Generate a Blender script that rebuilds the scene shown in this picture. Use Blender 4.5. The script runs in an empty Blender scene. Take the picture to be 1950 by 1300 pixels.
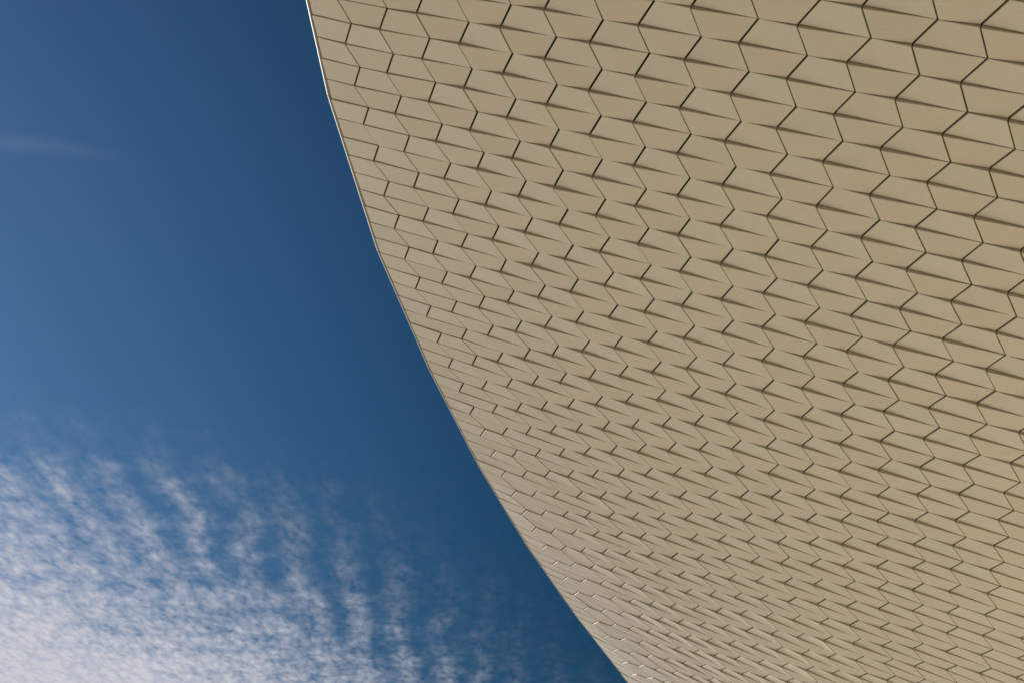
import bpy, math, random
import numpy as np
random.seed(7)
rng = np.random.default_rng(11)
scene = bpy.context.scene

# ------------------------------------------------------------------ camera
cam_data = bpy.data.cameras.new("camera")
cam = bpy.data.objects.new("camera", cam_data)
scene.collection.objects.link(cam)
cam.location = (0.0, 0.0, 1.6)
cam.rotation_euler = (math.radians(90 + 30), 0.0, 0.0)
cam_data.sensor_width = 36.0
cam_data.lens = 36.0 * 2600 / 1950
cam_data.clip_start = 0.1
cam_data.clip_end = 20000.0
scene.camera = cam

# ------------------------------------------------------------------ light
SUN_EL = 22.0           # degrees above the horizon
SUN_AZ = -47.0          # degrees clockwise from +Y (camera heading): to the left
scene.view_settings.view_transform = 'Standard'
scene.view_settings.look = 'None'
scene.view_settings.gamma = 1.0
scene.view_settings.use_curve_mapping = False
scene.view_settings.exposure = 0.66

el, az = math.radians(SUN_EL), math.radians(SUN_AZ)
sun_dir = (math.sin(az) * math.cos(el), math.cos(az) * math.cos(el), math.sin(el))
sun_data = bpy.data.lights.new("sun", 'SUN')
sun_data.energy = 5.0
sun_data.angle = math.radians(0.5)
sun_data.color = (1.0, 0.95, 0.87)
sun = bpy.data.objects.new("sun", sun_data)
scene.collection.objects.link(sun)
from mathutils import Vector
sun.rotation_euler = Vector(sun_dir).to_track_quat('Z', 'Y').to_euler()
sun.location = (-30, 5, 30)


class Nodes:
    """small helper for wiring shader nodes"""
    def __init__(self, tree):
        self.t = tree
        tree.nodes.clear()

    def new(self, kind, **props):
        n = self.t.nodes.new(kind)
        for k, v in props.items():
            setattr(n, k, v)
        return n

    def link(self, a, b):
        self.t.links.new(a, b)

    def _in(self, sock, v):
        if hasattr(v, 'is_output'):
            self.link(v, sock)
        else:
            sock.default_value = v

    def math(self, op, a, b=0.0, c=None, clamp=False):
        n = self.new('ShaderNodeMath', operation=op, use_clamp=clamp)
        self._in(n.inputs[0], a)
        self._in(n.inputs[1], b)
        if c is not None:
            self._in(n.inputs[2], c)
        return n.outputs[0]

    def ramp(self, v, lo, hi, a=0.0, b=1.0, smooth=True):
        n = self.new('ShaderNodeMapRange', interpolation_type='SMOOTHSTEP' if smooth else 'LINEAR')
        self._in(n.inputs['Value'], v)
        for k, x in (('From Min', lo), ('From Max', hi), ('To Min', a), ('To Max', b)):
            self._in(n.inputs[k], x)
        return n.outputs[0]

    def noise(self, vec, scale, detail=4.0, rough=0.5, dist=0.0):
        n = self.new('ShaderNodeTexNoise')
        self.link(vec, n.inputs['Vector'])
        n.inputs['Scale'].default_value = scale
        n.inputs['Detail'].default_value = detail
        n.inputs['Roughness'].default_value = rough
        n.inputs['Distortion'].default_value = dist
        return n.outputs['Fac']

    def mix(self, f, a, b, blend='MIX'):
        n = self.new('ShaderNodeMix', data_type='RGBA', blend_type=blend)
        self._in(n.inputs[0], f)
        self._in(n.inputs[6], a)
        self._in(n.inputs[7], b)
        return n.outputs[2]


def build_world():
    w = bpy.data.worlds.new("World")
    scene.world = w
    w.use_nodes = True
    N = Nodes(w.node_tree)
    out = N.new('ShaderNodeOutputWorld')
    bg = N.new('ShaderNodeBackground')
    N.link(bg.outputs[0], out.inputs['Surface'])
    sky = N.new('ShaderNodeTexSky', sky_type='NISHITA')
    sky.sun_disc = False
    sky.sun_elevation = el
    sky.sun_rotation = az
    sky.altitude = 0.0
    sky.air_density = 1.0
    sky.dust_density = SKY_DUST
    sky.ozone_density = SKY_OZONE
    # deep polarised blue: the clear sky is darkest at right angles to the sun
    co = N.new('ShaderNodeTexCoord')
    dot = N.new('ShaderNodeVectorMath', operation='DOT_PRODUCT')
    N.link(co.outputs['Generated'], dot.inputs[0])
    dot.inputs[1].default_value = sun_dir
    cg = N.math('MULTIPLY', N.math('ABSOLUTE', dot.outputs['Value']), 1 / 0.88)
    cc = N.new('ShaderNodeCombineColor')
    for ch, (a, n, f) in enumerate(SKY_POL):
        N.link(N.math('MULTIPLY_ADD', N.math('POWER', cg, n), a, f), cc.inputs[ch])
    col = N.mix(1.0, sky.outputs[0], cc.outputs[0], 'MULTIPLY')
    # clouds: a thin high layer, addressed by where the view ray meets a level sheet overhead
    sep = N.new('ShaderNodeSeparateXYZ')
    N.link(co.outputs['Generated'], sep.inputs[0])
    z = N.math('MAXIMUM', sep.outputs[2], 0.05)
    px = N.math('DIVIDE', sep.outputs[0], z)
    py = N.math('DIVIDE', sep.outputs[1], z)
    comb = N.new('ShaderNodeCombineXYZ')
    N.link(px, comb.inputs[0])
    N.link(py, comb.inputs[1])
    p = comb.outputs[0]
    # warp
    wn = N.new('ShaderNodeTexNoise')
    wn.inputs['Scale'].default_value = 3.0
    wn.inputs['Detail'].default_value = 1.5
    N.link(p, wn.inputs['Vector'])
    sub = N.new('ShaderNodeVectorMath', operation='SUBTRACT')
    N.link(wn.outputs['Color'], sub.inputs[0])
    sub.inputs[1].default_value = (0.5, 0.5, 0.5)
    sc = N.new('ShaderNodeVectorMath', operation='SCALE')
    N.link(sub.outputs[0], sc.inputs[0])
    sc.inputs['Scale'].default_value = 0.11
    add = N.new('ShaderNodeVectorMath', operation='ADD')
    N.link(p, add.inputs[0])
    N.link(sc.outputs[0], add.inputs[1])
    pw = add.outputs[0]
    # bank coverage: a sheet of cirrocumulus lying forward and to the left
    q = N.math('ADD', N.math('MULTIPLY', px, -1.9), py)
    big = N.noise(p, 1.7, 4.0, 0.55)
    q = N.math('ADD', q, N.math('MULTIPLY', N.math('SUBTRACT', big, 0.5), 0.7))
    cover = N.math('POWER', N.ramp(q, 2.3, 5.5, smooth=False), 1.50)
    start = N.math('ADD', py, N.math('MULTIPLY', N.math('SUBTRACT', N.noise(p, 5.0, 3.0, 0.5), 0.5), 0.5))
    cover = N.math('MULTIPLY', cover, N.ramp(start, 1.70, 2.40))
    cover = N.math('MULTIPLY', cover, N.ramp(px, 0.25, -0.60, 0.55, 1.0))
    # ripples running away from the viewer
    sw = N.new('ShaderNodeSeparateXYZ')
    N.link(pw, sw.inputs[0])
    rip = N.math('SINE', N.math('MULTIPLY', N.math('ADD', sw.outputs[0], N.math('MULTIPLY', sw.outputs[1], 0.03)), 2 * math.pi / 0.094))
    rip = N.math('MULTIPLY_ADD', rip, 0.5, 0.5)
    ripamt = N.ramp(N.noise(p, 4.5, 2.0, 0.5), 0.26, 0.56)
    rip = N.math('MULTIPLY', N.math('SUBTRACT', rip, 0.5), ripamt)
    # fine cells, a little drawn out
    mp = N.new('ShaderNodeMapping')
    mp.inputs['Scale'].default_value = (1.0, 0.42, 1.0)
    mp.inputs['Rotation'].default_value = (0.0, 0.0, 0.0)
    sc2 = N.new('ShaderNodeVectorMath', operation='SCALE')
    N.link(sub.outputs[0], sc2.inputs[0])
    sc2.inputs['Scale'].default_value = 0.03
    add2 = N.new('ShaderNodeVectorMath', operation='ADD')
    N.link(p, add2.inputs[0])
    N.link(sc2.outputs[0], add2.inputs[1])
    N.link(add2.outputs[0], mp.inputs['Vector'])
    cells = N.noise(mp.outputs[0], 72.0, 4.0, 0.6)
    vor = N.new('ShaderNodeTexVoronoi', feature='F1')
    vor.inputs['Scale'].default_value = 40.0
    N.link(mp.outputs[0], vor.inputs['Vector'])
    puff = N.math('ADD', N.math('MULTIPLY', N.math('SUBTRACT', cells, 0.5), 1.7), N.math('MULTIPLY', N.math('SUBTRACT', 0.42, vor.outputs['Distance']), 0.8))
    med = N.noise(pw, 8.0, 5.0, 0.62)
    tex = N.math('ADD', N.math('MULTIPLY', rip, N.ramp(cover, 0.10, 0.55, 0.50, 0.12)), N.math('MULTIPLY', N.math('SUBTRACT', med, 0.5), 0.95))
    tex = N.math('MULTIPLY', tex, N.ramp(cover, 0.55, 1.0, 1.0, 0.45))
    dens = N.math('ADD', N.math('MULTIPLY', cover, 1.22), N.math('MULTIPLY', tex, N.ramp(cover, 0.0, 0.30, 0.0, 0.85)))
    dens = N.ramp(dens, -0.03, 1.32)
    soft = N.math('MULTIPLY_ADD', dens, -0.75, 1.0)
    dens = N.math('MULTIPLY', dens, N.math('MULTIPLY_ADD', N.math('MULTIPLY', puff, soft), 1.8, 1.0))
    dens = N.math('MULTIPLY', dens, 0.97, clamp=True)
    # a faint streak of cirrus higher up
    t1 = N.math('MULTIPLY_ADD', px, -0.10, py)
    line = N.math('SUBTRACT', N.math('MULTIPLY_ADD', px, -0.20, py), 1.385)
    line = N.math('DIVIDE', line, 0.016)
    streak = N.math('EXPONENT', N.math('MULTIPLY', N.math('MULTIPLY', line, line), -1.0))
    streak = N.math('MULTIPLY', streak, N.ramp(px, -0.43, -0.56))
    streak = N.math('MULTIPLY', streak, N.math('MULTIPLY', N.noise(p, 22.0, 4.0), 0.095))
    dens = N.math('MAXIMUM', dens, streak)
    shade = N.mix(N.math('MULTIPLY', cells, 0.8), (*[c * 0.92 for c in CLOUD], 1), (*[c * 1.06 for c in CLOUD], 1))
    col = N.mix(dens, col, shade)
    N.link(col, bg.inputs['Color'])
    bg.inputs['Strength'].default_value = SKY_STRENGTH


SKY_STRENGTH = 0.053
SKY_POL = ((0.280, 6.8, 0.010), (0.455, 4.2, 0.028), (0.555, 3.7, 0.055))
SKY_DUST = 0.0
SKY_OZONE = 1.5
CLOUD = (7.4, 7.3, 8.0)
build_world()

# ------------------------------------------------------------------ materials
def material(name):
    m = bpy.data.materials.new(name)
    m.use_nodes = True
    N = Nodes(m.node_tree)
    out = N.new('ShaderNodeOutputMaterial')
    b = N.new('ShaderNodeBsdfPrincipled')
    N.link(b.outputs[0], out.inputs['Surface'])
    return m, N, b


def ceramic_material():
    m, N, b = material("crackle_glazed_ceramic")
    geo = N.new('ShaderNodeNewGeometry')
    pos = geo.outputs['Position']
    tone = N.new('ShaderNodeAttribute', attribute_name='tone')
    sep = N.new('ShaderNodeSeparateColor')
    N.link(tone.outputs['Color'], sep.inputs[0])
    t1, t2, t3 = sep.outputs[0], sep.outputs[1], sep.outputs[2]
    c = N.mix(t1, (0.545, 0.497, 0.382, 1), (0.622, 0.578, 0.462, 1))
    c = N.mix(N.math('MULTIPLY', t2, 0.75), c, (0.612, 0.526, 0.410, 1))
    blotch = N.noise(pos, 7.0, 5.0, 0.6)
    c = N.mix(N.ramp(blotch, 0.35, 0.75, 0.0, 0.35), c, (0.555, 0.512, 0.395, 1))
    fine = N.noise(pos, 60.0, 4.0, 0.65)
    c = N.mix(N.ramp(fine, 0.45, 0.8, 0.0, 0.16), c, (0.46, 0.41, 0.32, 1))
    # weather streaks, long and thin
    mp = N.new('ShaderNodeMapping')
    mp.inputs['Scale'].default_value = (2.2, 12.0, 5.0)
    mp.inputs['Rotation'].default_value = (0.0, 0.35, 0.4)
    N.link(pos, mp.inputs['Vector'])
    streak = N.noise(mp.outputs[0], 2.0, 5.0, 0.65)
    c = N.mix(N.ramp(streak, 0.52, 0.8, 0.0, 0.22), c, (0.48, 0.43, 0.34, 1))
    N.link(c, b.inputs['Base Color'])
    r = N.math('ADD', N.ramp(streak, 0.3, 0.7, 0.24, 0.38), N.math('MULTIPLY', t3, 0.06))
    N.link(r, b.inputs['Roughness'])
    b.inputs['IOR'].default_value = 1.5
    b.inputs['Coat Weight'].default_value = 0.55
    b.inputs['Coat Roughness'].default_value = 0.16
    bump = N.new('ShaderNodeBump')
    bump.inputs['Strength'].default_value = 0.12
    bump.inputs['Distance'].default_value = 0.004
    h = N.math('ADD', N.noise(pos, 22.0, 3.0, 0.5), N.math('MULTIPLY', fine, 0.35))
    N.link(h, bump.inputs['Height'])
    N.link(bump.outputs[0], b.inputs['Normal'])
    return m


def plain_material(name, col, rough, var=0.15, scale=8.0):
    m, N, b = material(name)
    geo = N.new('ShaderNodeNewGeometry')
    n = N.noise(geo.outputs['Position'], scale, 5.0, 0.6)
    c = N.mix(n, (*[x * (1 - var) for x in col], 1), (*[min(1, x * (1 + var)) for x in col], 1))
    N.link(c, b.inputs['Base Color'])
    b.inputs['Roughness'].default_value = rough
    return m


def paving_material():
    m, N, b = material("pale_limestone_paving")
    geo = N.new('ShaderNodeNewGeometry')
    br = N.new('ShaderNodeTexBrick')
    br.inputs['Scale'].default_value = 1.0
    br.inputs['Brick Width'].default_value = 1.2
    br.inputs['Row Height'].default_value = 0.6
    br.inputs['Mortar Size'].default_value = 0.006
    br.inputs['Color1'].default_value = (0.50, 0.455, 0.38, 1)
    br.inputs['Color2'].default_value = (0.45, 0.41, 0.34, 1)
    br.inputs['Mortar'].default_value = (0.25, 0.22, 0.18, 1)
    N.link(geo.outputs['Position'], br.inputs['Vector'])
    n = N.noise(geo.outputs['Position'], 1.5, 6.0, 0.6)
    c = N.mix(N.math('MULTIPLY', n, 0.35), br.outputs['Color'], (0.38, 0.345, 0.285, 1))
    N.link(c, b.inputs['Base Color'])
    b.inputs['Roughness'].default_value = 0.75
    return m


M_TILE = ceramic_material()
M_EDGE = plain_material("unglazed_tile_edge", (0.47, 0.40, 0.30), 0.6, 0.2, 30.0)
M_SHELL = plain_material("dark_joint_membrane", (0.014, 0.012, 0.010), 0.85)
M_TRIM = plain_material("off_white_coated_metal", (0.23, 0.212, 0.18), 0.6, 0.12, 3.0)
M_WALL = plain_material("cream_render", (0.52, 0.46, 0.36), 0.8)
M_CLIP = plain_material("rusted_steel", (0.075, 0.042, 0.022), 0.7, 0.3, 90.0)
M_PAVE = paving_material()


def water_material():
    m, N, b = material("river_water")
    b.inputs['Base Color'].default_value = (0.05, 0.075, 0.075, 1)
    b.inputs['Roughness'].default_value = 0.12
    b.inputs['IOR'].default_value = 1.33
    geo = N.new('ShaderNodeNewGeometry')
    bump = N.new('ShaderNodeBump')
    bump.inputs['Strength'].default_value = 0.6
    bump.inputs['Distance'].default_value = 0.4
    N.link(N.noise(geo.outputs['Position'], 0.35, 4.0, 0.6), bump.inputs['Height'])
    N.link(bump.outputs[0], b.inputs['Normal'])
    return m


M_WATER = water_material()

# ------------------------------------------------------------------ facade surface
# The tiled skin is one gently doubly curved sheet. NET is its cubic B-spline control net in
# metres; u counts tile columns from the free edge inwards, v counts tile rows along the edge.
NET = [
 [(-4.202,4.894,13.152),(-4.034,7.052,12.840),(-3.892,9.199,12.556),(-3.795,11.330,12.386),(-3.541,13.619,12.166),(-3.180,15.889,12.047),(-2.692,18.189,11.868),(-2.067,20.453,11.683),(-1.446,22.702,11.459),(-0.639,24.918,11.194),(0.175,27.056,10.941),(1.009,29.102,10.707),(1.811,31.122,10.444),(2.602,33.175,10.194)],
 [(-3.068,4.701,12.718),(-2.878,6.882,12.405),(-2.729,9.030,12.104),(-2.590,11.213,11.842),(-2.435,13.389,11.679),(-2.060,15.649,11.484),(-1.571,17.885,11.310),(-1.040,20.106,11.095),(-0.375,22.316,10.856),(0.320,24.488,10.596),(1.164,26.604,10.331),(1.988,28.655,10.050),(2.778,30.692,9.798),(3.525,32.736,9.541)],
 [(-1.898,4.532,12.297),(-1.762,6.685,11.986),(-1.508,8.898,11.633),(-1.511,11.023,11.375),(-1.273,13.183,11.159),(-0.954,15.389,10.957),(-0.489,17.571,10.752),(0.054,19.772,10.499),(0.652,21.933,10.231),(1.410,24.061,10.006),(2.162,26.158,9.647),(3.013,28.205,9.405),(3.701,30.264,9.148),(4.475,32.316,8.886)],
 [(-0.742,4.334,11.890),(-0.600,6.498,11.551),(-0.381,8.661,11.201),(-0.443,10.769,10.892),(-0.144,12.944,10.650),(0.155,15.125,10.404),(0.632,17.290,10.146),(1.167,19.450,9.884),(1.752,21.576,9.599),(2.487,23.677,9.339),(3.257,25.746,9.014),(3.928,27.794,8.762),(4.659,29.850,8.486),(5.348,31.906,8.218)],
 [(0.472,4.141,11.456),(0.579,6.276,11.103),(0.735,8.411,10.745),(0.720,10.552,10.416),(0.963,12.696,10.115),(1.279,14.859,9.854),(1.724,16.974,9.614),(2.241,19.122,9.265),(2.857,21.210,9.020),(3.489,23.283,8.702),(4.203,25.337,8.411),(4.901,27.400,8.107),(5.580,29.454,7.821),(6.277,31.511,7.529)],
 [(1.710,3.921,11.017),(1.781,6.057,10.644),(1.908,8.184,10.248),(1.832,10.316,9.919),(2.110,12.454,9.609),(2.398,14.583,9.337),(2.880,16.689,8.985),(3.325,18.784,8.712),(3.907,20.847,8.422),(4.550,22.907,8.085),(5.205,24.954,7.762),(5.865,27.009,7.456),(6.528,29.067,7.147),(7.189,31.122,6.839)],
 [(2.933,3.734,10.567),(3.006,5.852,10.180),(3.138,7.988,9.760),(3.003,10.120,9.443),(3.244,12.216,9.088),(3.499,14.318,8.739),(3.930,16.383,8.438),(4.390,18.453,8.118),(4.982,20.497,7.786),(5.568,22.530,7.483),(6.220,24.567,7.127),(6.850,26.623,6.800),(7.493,28.676,6.471),(8.135,30.729,6.143)],
 [(4.158,3.578,10.096),(4.190,5.698,9.718),(4.335,7.795,9.313),(4.200,9.935,8.979),(4.374,11.992,8.577),(4.618,14.051,8.228),(5.006,16.078,7.883),(5.464,18.110,7.540),(5.976,20.128,7.270),(6.625,22.146,6.853),(7.226,24.172,6.503),(7.856,26.226,6.143),(8.476,28.274,5.798),(9.102,30.323,5.448)],
 [(5.314,3.480,9.626),(5.381,5.565,9.241),(5.399,7.680,8.859),(5.429,9.766,8.507),(5.522,11.787,8.090),(5.724,13.796,7.700),(6.084,15.772,7.329),(6.511,17.766,6.991),(7.019,19.746,6.653),(7.641,21.731,6.252),(8.248,23.766,5.869),(8.860,25.813,5.496),(9.472,27.859,5.130),(10.084,29.903,4.766)],
 [(6.472,3.391,9.148),(6.495,5.474,8.760),(6.548,7.549,8.370),(6.575,9.604,7.977),(6.667,11.593,7.587),(6.879,13.532,7.181),(7.181,15.473,6.786),(7.583,17.415,6.405),(8.080,19.357,6.034),(8.654,21.329,5.640),(9.260,23.348,5.241),(9.864,25.388,4.855),(10.470,27.431,4.475),(11.077,29.473,4.095)],
 [(7.570,3.318,8.670),(7.628,5.357,8.272),(7.659,7.406,7.878),(7.725,9.409,7.477),(7.826,11.369,7.067),(8.008,13.283,6.654),(8.288,15.177,6.240),(8.667,17.074,5.834),(9.140,18.995,5.427),(9.681,20.948,5.024),(10.265,22.944,4.619),(10.865,24.966,4.219),(11.469,27.003,3.829),(12.073,29.038,3.438)],
 [(8.734,3.166,8.174),(8.735,5.249,7.787),(8.797,7.257,7.383),(8.862,9.227,6.968),(8.975,11.150,6.552),(9.144,13.026,6.126),(9.395,14.880,5.695),(9.751,16.737,5.255),(10.198,18.628,4.826),(10.708,20.562,4.407),(11.275,22.538,3.995),(11.867,24.546,3.583),(12.469,26.574,3.182),(13.074,28.616,2.799)],
]

NET = np.array(NET)
U0, U1, NU = -1.0, 23.0, 9
V0, V1, NV = -12.0, 68.0, 11
ROW = 0.30            # metres per tile row


def dq(c, k):
    """sideways offset of the alternate nodes, in columns: the hexagons stretch along the edge"""
    return 0.2606 + 0.0390 * c / 16 + 0.2137 * k / 50 - 0.1863 * c * k / 800


def _basis(t, n):
    t = min(max(t, 0.0), n - 1e-9)
    i = int(t)
    f = t - i
    w = ((1 - f) ** 3 / 6, (3 * f ** 3 - 6 * f * f + 4) / 6, (-3 * f ** 3 + 3 * f * f + 3 * f + 1) / 6, f ** 3 / 6)
    d = (-(1 - f) ** 2 / 2, (9 * f * f - 12 * f) / 6, (-9 * f * f + 6 * f + 3) / 6, f * f / 2)
    return i, np.array(w), np.array(d)


def surf(u, v):
    """point, tangent along u, tangent along v, outward (downward) normal; linear beyond the net"""
    su, sv = NU / (U1 - U0), NV / (V1 - V0)
    uc, vc = min(max(u, U0), U1), min(max(v, V0), V1)
    i, wu, du = _basis((uc - U0) * su, NU)
    j, wv, dv = _basis((vc - V0) * sv, NV)
    P = NET[i:i + 4, j:j + 4]
    X = np.einsum('i,j,ijk->k', wu, wv, P)
    Xu = np.einsum('i,j,ijk->k', du, wv, P) * su
    Xv = np.einsum('i,j,ijk->k', wu, dv, P) * sv
    n = -np.cross(Xu, Xv)
    n /= np.linalg.norm(n)
    if n[2] > 0:
        n = -n
    return X + Xu * (u - uc) + Xv * (v - vc), Xu, Xv, n


def unit(a):
    return a / np.linalg.norm(a)


def make_object(name, verts, faces, mat, parent=None, smooth=None, tone=None, origin=None, second=None):
    verts = np.asarray(verts, float)
    if origin is None:
        origin = verts.mean(axis=0)
    me = bpy.data.meshes.new(name)
    me.from_pydata((verts - origin).tolist(), [], faces)
    if smooth is not None:
        me.polygons.foreach_set('use_smooth', smooth)
    if tone is not None:
        at = me.attributes.new('tone', 'FLOAT_COLOR', 'FACE')
        at.data.foreach_set('color', np.asarray(tone, dtype=np.float32).ravel())
    me.materials.append(mat)
    if second:
        me.materials.append(second[0])
        me.polygons.foreach_set('material_index', second[1])
    me.update()
    o = bpy.data.objects.new(name, me)
    scene.collection.objects.link(o)
    o.location = origin - (np.array(parent.location) if parent else 0)
    if parent:
        o.parent = parent
    return o


# ------------------------------------------------------------------ ground
R = 6000.0
QUAY = 78.0      # the paving ends at the added water; distance chosen for its reflection in the tiles
plaza = make_object('plaza', [(-R, -R, 0), (R, -R, 0), (R, QUAY, 0), (-R, QUAY, 0), (R, QUAY, -3.0), (-R, QUAY, -3.0)],
                    [(0, 1, 2, 3), (3, 2, 4, 5)], M_PAVE, origin=np.zeros(3))
plaza['kind'] = 'structure'
unseen_river = make_object('unseen_river', [(-R, QUAY - 1, -2.0), (R, QUAY - 1, -2.0), (R, R, -2.0), (-R, R, -2.0)], [(0, 1, 2, 3)], M_WATER, origin=np.zeros(3))  # added out of view to give the tiles a greyer horizon reflection
unseen_river['kind'] = 'structure'

# ------------------------------------------------------------------ the building
building = bpy.data.objects.new('museum_building', None)
scene.collection.objects.link(building)
building.location = (8.0, 14.0, 0.0)
building['label'] = 'curved museum building whose overhanging soffit is clad in beige hexagon patterned ceramic tiles'
building['category'] = 'building'

# free edge: straight lengths between these rows
KINKS = [-28.0, -20.0, -12.5, -4.0, 4.9, 14.0, 22.8, 31.8, 40.8, 50.0, 59.0, 68.0, 77.0]
RIM_U = 0.20
KINK_PTS = [surf(RIM_U, v)[0] for v in KINKS]


def rim_point(v):
    for a in range(len(KINKS) - 1):
        if KINKS[a] <= v <= KINKS[a + 1]:
            t = (v - KINKS[a]) / (KINKS[a + 1] - KINKS[a])
            return KINK_PTS[a] * (1 - t) + KINK_PTS[a + 1] * t
    raise ValueError(v)


def is_p(c, k):
    return (c + k) % 2 == 1


def relief(u, v):
    """how far the tile corners step out of the sheet, in metres"""
    s = lambda x, a, b: (lambda t: t * t * (3 - 2 * t))(min(max((x - a) / (b - a), 0.0), 1.0))
    d = 0.062 * s(u, 0.7, 5.5) + 0.003
    d *= 1.0 - 0.36 * s(v, 6.0, 42.0)
    d *= 1.0 - 0.55 * s(u + 0.10 * (v - 12), 14.0, 19.5)
    return d * ROW


def corner_heights(c, k):
    """heights of the four corners (top-left, top-right, bottom-right, bottom-left) of a tile face.
    Faces alternately lean left and right, so the long and short joints open as wedges."""
    # rows lap slightly, most where the faces are otherwise flush
    g = 0.0034 * max(0.0, 1.0 - c / 5.0) + 0.0022 * min(max((c - 11) / 4.0, 0.0), 1.0)
    g *= 1.0 - 0.5 * min(max((k - 18) / 20.0, 0.0), 1.0) * (c < 6)
    if c == 0:
        return [g, g, -g, -g]
    q = 0.30 if c < 10 else 0.30 - 0.05 * min(c - 10, 4)
    d = lambda cc, kk: relief(cc + 0.15, kk)
    m = 0.76 + 0.26 * min(max((k - 8) / 22.0, 0.0), 1.0)
    if not is_p(c, k - 1):      # short edge on top, leans right
        # close to the free edge, where the sheet rolls, these tiles stand a little proud on their left
        e = 0.012 * max(0.0, 1.0 - (c - 1) / 3.4) * min(max((k - 24) / 10.0, 0.0), 1.0)
        return [-q * d(c, k - 1) + e + g, m * d(c + 1, k - 1) + g, q * d(c + 1, k) - g, -d(c, k) + e - g]
    return [d(c, k - 1) + g, -q * d(c + 1, k - 1) + g, -m * d(c + 1, k) - g, q * d(c, k) - g]


_jit = {}


def jitter(key, amp):
    if key not in _jit:
        _jit[key] = rng.normal(0, 1)
    return max(-2, min(2, _jit[key])) * amp


def node(c, k):
    """lattice node: position on the sheet and normal"""
    if c <= 0:
        X = rim_point(k)
        _, _, _, n = surf(RIM_U, k)
        # the tiles stop short of the edge trim
        return X, n
    u = c + (0.0 if is_p(c, k) else dq(c, k))
    X, Xu, Xv, n = surf(u, k)
    X = X + unit(Xu) * jitter(('u', c, k), 0.0022) + unit(Xv) * jitter(('v', c, k), 0.0018)
    return X, n


NODE = {}


def get_node(c, k):
    if (c, k) not in NODE:
        NODE[(c, k)] = node(c, k)
    return NODE[(c, k)]


def line_cross(p, d, q, e):
    den = d[0] * e[1] - d[1] * e[0]
    t = ((q[0] - p[0]) * e[1] - (q[1] - p[1]) * e[0]) / den
    return p + d * t


def inset(poly, offs):
    """poly: 4x2, offs: inward offset of edge i (vertex i to i+1)"""
    area = sum(poly[i][0] * poly[(i + 1) % 4][1] - poly[(i + 1) % 4][0] * poly[i][1] for i in range(4))
    sgn = 1.0 if area > 0 else -1.0
    L = []
    for i in range(4):
        d = unit(poly[(i + 1) % 4] - poly[i])
        nrm = np.array([-d[1], d[0]]) * sgn
        L.append((poly[i] + nrm * offs[i], d))
    return [line_cross(*L[i - 1], *L[i]) for i in range(4)]


G = 3   # the front face is a G x G patch, so that its slight twist stays smooth


def tile_geometry(c, k):
    """corners in order: top-left, top-right, bottom-right, bottom-left (rows k-1 and k)"""
    TL, TR, BR, BL = get_node(c, k - 1), get_node(c + 1, k - 1), get_node(c + 1, k), get_node(c, k)
    base = [TL[0], TR[0], BR[0], BL[0]]
    nrm = [TL[1], TR[1], BR[1], BL[1]]
    tilt = jitter(('t', c, k), 0.0021)
    h = corner_heights(c, k)
    lift = jitter(('h', c, k), 0.0024)
    h = [h[0] + lift + tilt, h[1] + lift - tilt, h[2] + lift - tilt, h[3] + lift + tilt]
    cen = sum(base) / 4
    n = unit(sum(nrm))
    ex = unit((base[1] + base[2]) - (base[0] + base[3]))
    ex = unit(ex - n * ex.dot(n))
    ey = np.cross(n, ex)
    flat = [np.array([(b - cen).dot(ex), (b - cen).dot(ey)]) for b in base]
    dz = [(b - cen).dot(n) for b in base]
    # joint widths: the rising joints gape, the others are fine
    left_rise = not is_p(c, k - 1)      # left joint goes from Q (top) to P (bottom)
    wide, fine, bed = 0.0092, 0.0070, 0.0040
    if c <= 1:
        bed = 0.0042
    if c == 0:
        offs = [bed, wide if not is_p(1, k - 1) else fine, bed, 0.014]
    else:
        right_rise = not is_p(c + 1, k - 1)
        offs = [bed, wide if right_rise else fine, bed, wide if left_rise else fine]
    rim = inset(flat, offs)
    top = inset(flat, [o + 0.0030 for o in offs])
    verts, faces, smooth = [], [], []

    def lift_pt(p2, hh):
        return cen + ex * p2[0] + ey * p2[1] + n * hh

    hh = [dz[i] + h[i] for i in range(4)]
    # front patch, with vertices of its own so that its smooth shading does not run over the arris
    for j in range(G + 1):
        t = j / G
        for i in range(G + 1):
            s = i / G
            w = [(1 - s) * (1 - t), s * (1 - t), s * t, (1 - s) * t]
            p2 = sum(w[a] * top[a] for a in range(4))
            verts.append(lift_pt(p2, sum(w[a] * hh[a] for a in range(4))))
    idx = lambda i, j: j * (G + 1) + i
    for j in range(G):
        for i in range(G):
            faces.append((idx(i, j), idx(i, j + 1), idx(i + 1, j + 1), idx(i + 1, j)))
            smooth.append(True)
    slot = [0] * len(faces)
    o0 = len(verts)
    verts += [lift_pt(top[a], hh[a]) for a in range(4)]
    verts += [lift_pt(rim[a], hh[a] - 0.0032) for a in range(4)]
    verts += [lift_pt(rim[a], dz[a] - 0.085) for a in range(4)]
    for a in range(4):
        b = (a + 1) % 4
        faces.append((o0 + a, o0 + b, o0 + 4 + b, o0 + 4 + a))
        faces.append((o0 + 4 + a, o0 + 4 + b, o0 + 8 + b, o0 + 8 + a))
        smooth += [False, False]
        slot += [0, 1]
    # sky sheen put into the base colour: tiles wide at the foot paler, others warmer
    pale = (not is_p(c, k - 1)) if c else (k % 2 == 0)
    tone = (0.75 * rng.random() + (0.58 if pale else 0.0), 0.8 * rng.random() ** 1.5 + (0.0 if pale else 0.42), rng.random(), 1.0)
    return np.array(verts), faces, smooth, [tone] * len(faces), cen, slot


# which tiles show largest in the picture: the camera sees them as it stands
cam_pos = np.array([0.0, 0.0, 1.6])
th = math.radians(30)
C_F = np.array([0, math.cos(th), math.sin(th)])
C_U = np.array([0, -math.sin(th), math.cos(th)])


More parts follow.
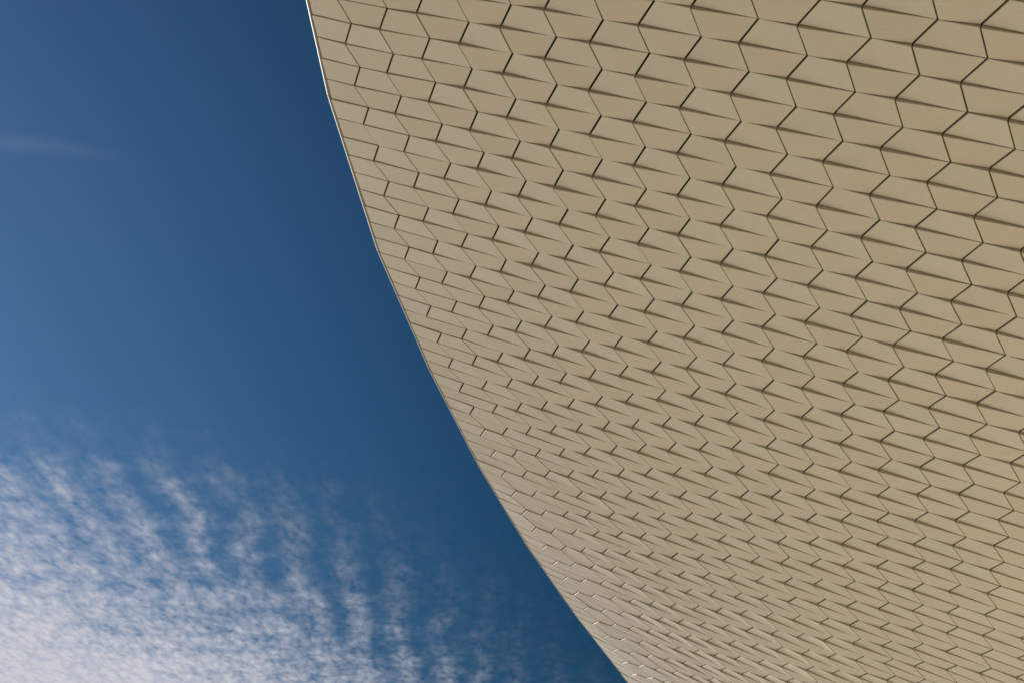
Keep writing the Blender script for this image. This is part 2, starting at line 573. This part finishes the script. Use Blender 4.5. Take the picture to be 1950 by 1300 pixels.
def apparent_area(c, k):
    pts = [get_node(c, k - 1)[0], get_node(c + 1, k - 1)[0], get_node(c + 1, k)[0], get_node(c, k)[0]]
    q = []
    for p in pts:
        d = p - cam_pos
        z = d.dot(C_F)
        q.append(np.array([d[0] / z, d.dot(C_U) / z]))
    cx, cy = sum(q) / 4
    if abs(cx) > 0.385 or abs(cy) > 0.26:
        return 0.0
    return abs(sum(q[i][0] * q[(i + 1) % 4][1] - q[(i + 1) % 4][0] * q[i][1] for i in range(4)))


K_LO, K_HI, C_HI = -14, 70, 22
cells = [(c, k) for k in range(K_LO, K_HI) for c in range(0, C_HI)]
area = {ck: apparent_area(*ck) for ck in cells}
largest = set(sorted(cells, key=lambda ck: -area[ck])[:300])

rest_v, rest_f, rest_s, rest_t, rest_m, off = [], [], [], [], [], 0
for (c, k) in cells:
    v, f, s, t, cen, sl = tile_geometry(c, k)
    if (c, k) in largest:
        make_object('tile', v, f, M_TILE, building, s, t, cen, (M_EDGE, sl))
    else:
        rest_v.append(v)
        rest_f += [tuple(i + off for i in q) for q in f]
        rest_s += s
        rest_t += t
        rest_m += sl
        off += len(v)
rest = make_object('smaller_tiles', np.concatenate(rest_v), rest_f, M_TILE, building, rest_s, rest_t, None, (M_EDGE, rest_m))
rest['kind'] = 'stuff'

# the shell the tiles hang from: a solid slab following the sheet
us = [0.13] + [x * 1.0 for x in range(1, 24)]
vs = [x * 1.5 for x in range(-17, 50)]
sv, sf = [], []
nu, nv = len(us), len(vs)
for depth in (0.125, 0.62):
    for v in vs:
        for i, u in enumerate(us):
            X, Xu, Xv, n = surf(u, v)
            if i == 0:
                X = rim_point(v) + unit(Xu) * (0.0 if depth < 0.2 else 0.30)
            sv.append(X - n * depth)
A = lambda i, j, l: l * nu * nv + j * nu + i
for j in range(nv - 1):
    for i in range(nu - 1):
        sf.append((A(i, j, 0), A(i + 1, j, 0), A(i + 1, j + 1, 0), A(i, j + 1, 0)))
        sf.append((A(i, j, 1), A(i, j + 1, 1), A(i + 1, j + 1, 1), A(i + 1, j, 1)))
for j in range(nv - 1):
    sf.append((A(0, j, 0), A(0, j + 1, 0), A(0, j + 1, 1), A(0, j, 1)))
    sf.append((A(nu - 1, j, 0), A(nu - 1, j, 1), A(nu - 1, j + 1, 1), A(nu - 1, j + 1, 0)))
for i in range(nu - 1):
    sf.append((A(i, 0, 0), A(i, 0, 1), A(i + 1, 0, 1), A(i + 1, 0, 0)))
    sf.append((A(i, nv - 1, 0), A(i + 1, nv - 1, 0), A(i + 1, nv - 1, 1), A(i, nv - 1, 1)))
make_object('facade_shell', sv, sf, M_SHELL, building)

# wall carrying the inner side of the shell down to the plaza
wv, wf = [], []
wvs = [x * 3.0 for x in range(-8, 25)]
for v in wvs:
    X, Xu, Xv, n = surf(22.6, v)
    o = unit(np.array([Xu[0], Xu[1], 0.0]))
    a = X - n * 0.2
    b = X + o * 0.5 - n * 0.3
    wv += [a, b, np.array([b[0], b[1], -0.2]), np.array([a[0], a[1], -0.2])]
for j in range(len(wvs) - 1):
    for i in range(4):
        ii = (i + 1) % 4
        wf.append((4 * j + i, 4 * j + ii, 4 * j + 4 + ii, 4 * j + 4 + i))
wf += [(0, 3, 2, 1), tuple(4 * (len(wvs) - 1) + i for i in range(4))]
make_object('base_wall', wv, wf, M_WALL, building)

# rounded trim along the free edge, one length between each pair of kinks
PROFILE = [(-0.008, -0.014), (-0.005, -0.006), (0.001, -0.0025)]
PROFILE += [(0.008 + 0.038 * math.sin(math.radians(t)), -0.040 + 0.038 * math.cos(math.radians(t))) for t in range(0, 121, 12)]
PROFILE += [(0.010, -0.10), (-0.14, -0.42), (-0.18, -0.42), (-0.04, -0.12), (-0.012, -0.03)]
for a in range(len(KINKS) - 1):
    v0, v1 = KINKS[a], KINKS[a + 1]
    tv, tf = [], []
    steps = 4
    for s in range(steps + 1):
        t = s / steps
        eps = 0.004 / ((v1 - v0) * ROW)
        tt = eps + t * (1 - 2 * eps)
        v = v0 + (v1 - v0) * tt
        X = rim_point(v)
        _, Xu, Xv, n = surf(RIM_U, v)
        along = unit(KINK_PTS[a + 1] - KINK_PTS[a])
        o = -unit(Xu - along * Xu.dot(along))
        o = unit(o - n * o.dot(n))
        for (po, pn) in PROFILE:
            tv.append(X + o * po + n * pn)
    m = len(PROFILE)
    for s in range(steps):
        for i in range(m):
            j = (i + 1) % m
            tf.append((s * m + i, s * m + j, (s + 1) * m + j, (s + 1) * m + i))
    # end caps, with vertices of their own
    nb = len(tv)
    tv += tv[:m] + tv[steps * m:(steps + 1) * m]
    tf.append(tuple(nb + i for i in range(m))[::-1])
    tf.append(tuple(nb + m + i for i in range(m)))
    make_object('edge_trim', tv, tf, M_TRIM, building, [2 <= (i % len(PROFILE)) <= 12 and i < len(tf) - 2 for i in range(len(tf))])

# little rusted fixing clips showing at some of the lower joint ends
for c in (4, 8, 11):
    for k in range(-3, 60):
        if is_p(c, k) or random.random() > 0.62:
            continue
        cc = 7 if (c == 8 and k < 17) else c
        if is_p(cc, k):
            continue
        X, n = get_node(cc, k)
        _, Xu, Xv, _ = surf(cc + dq(cc, k), k)
        ex, ey = unit(Xu), unit(Xv)
        cen = X - ex * 0.010 - ey * 0.010
        r = random.uniform(0.008, 0.013)
        pv, pf = [], []
        ns = 6
        for lvl, (rr, hh) in enumerate(((1.0, -0.03), (1.0, 0.003), (0.55, 0.009))):
            for i in range(ns):
                an = 2 * math.pi * (i + 0.3 * lvl) / ns
                wob = random.uniform(0.8, 1.2)
                pv.append(cen + ex * math.cos(an) * r * rr * wob * 0.8 + ey * math.sin(an) * r * rr * wob + n * hh)
        for lvl in range(2):
            for i in range(ns):
                j = (i + 1) % ns
                pf.append((lvl * ns + i, lvl * ns + j, (lvl + 1) * ns + j, (lvl + 1) * ns + i))
        pf.append(tuple(2 * ns + i for i in range(ns)))
        pf.append(tuple(range(ns))[::-1])
        make_object('fixing_clip', pv, pf, M_CLIP, building)
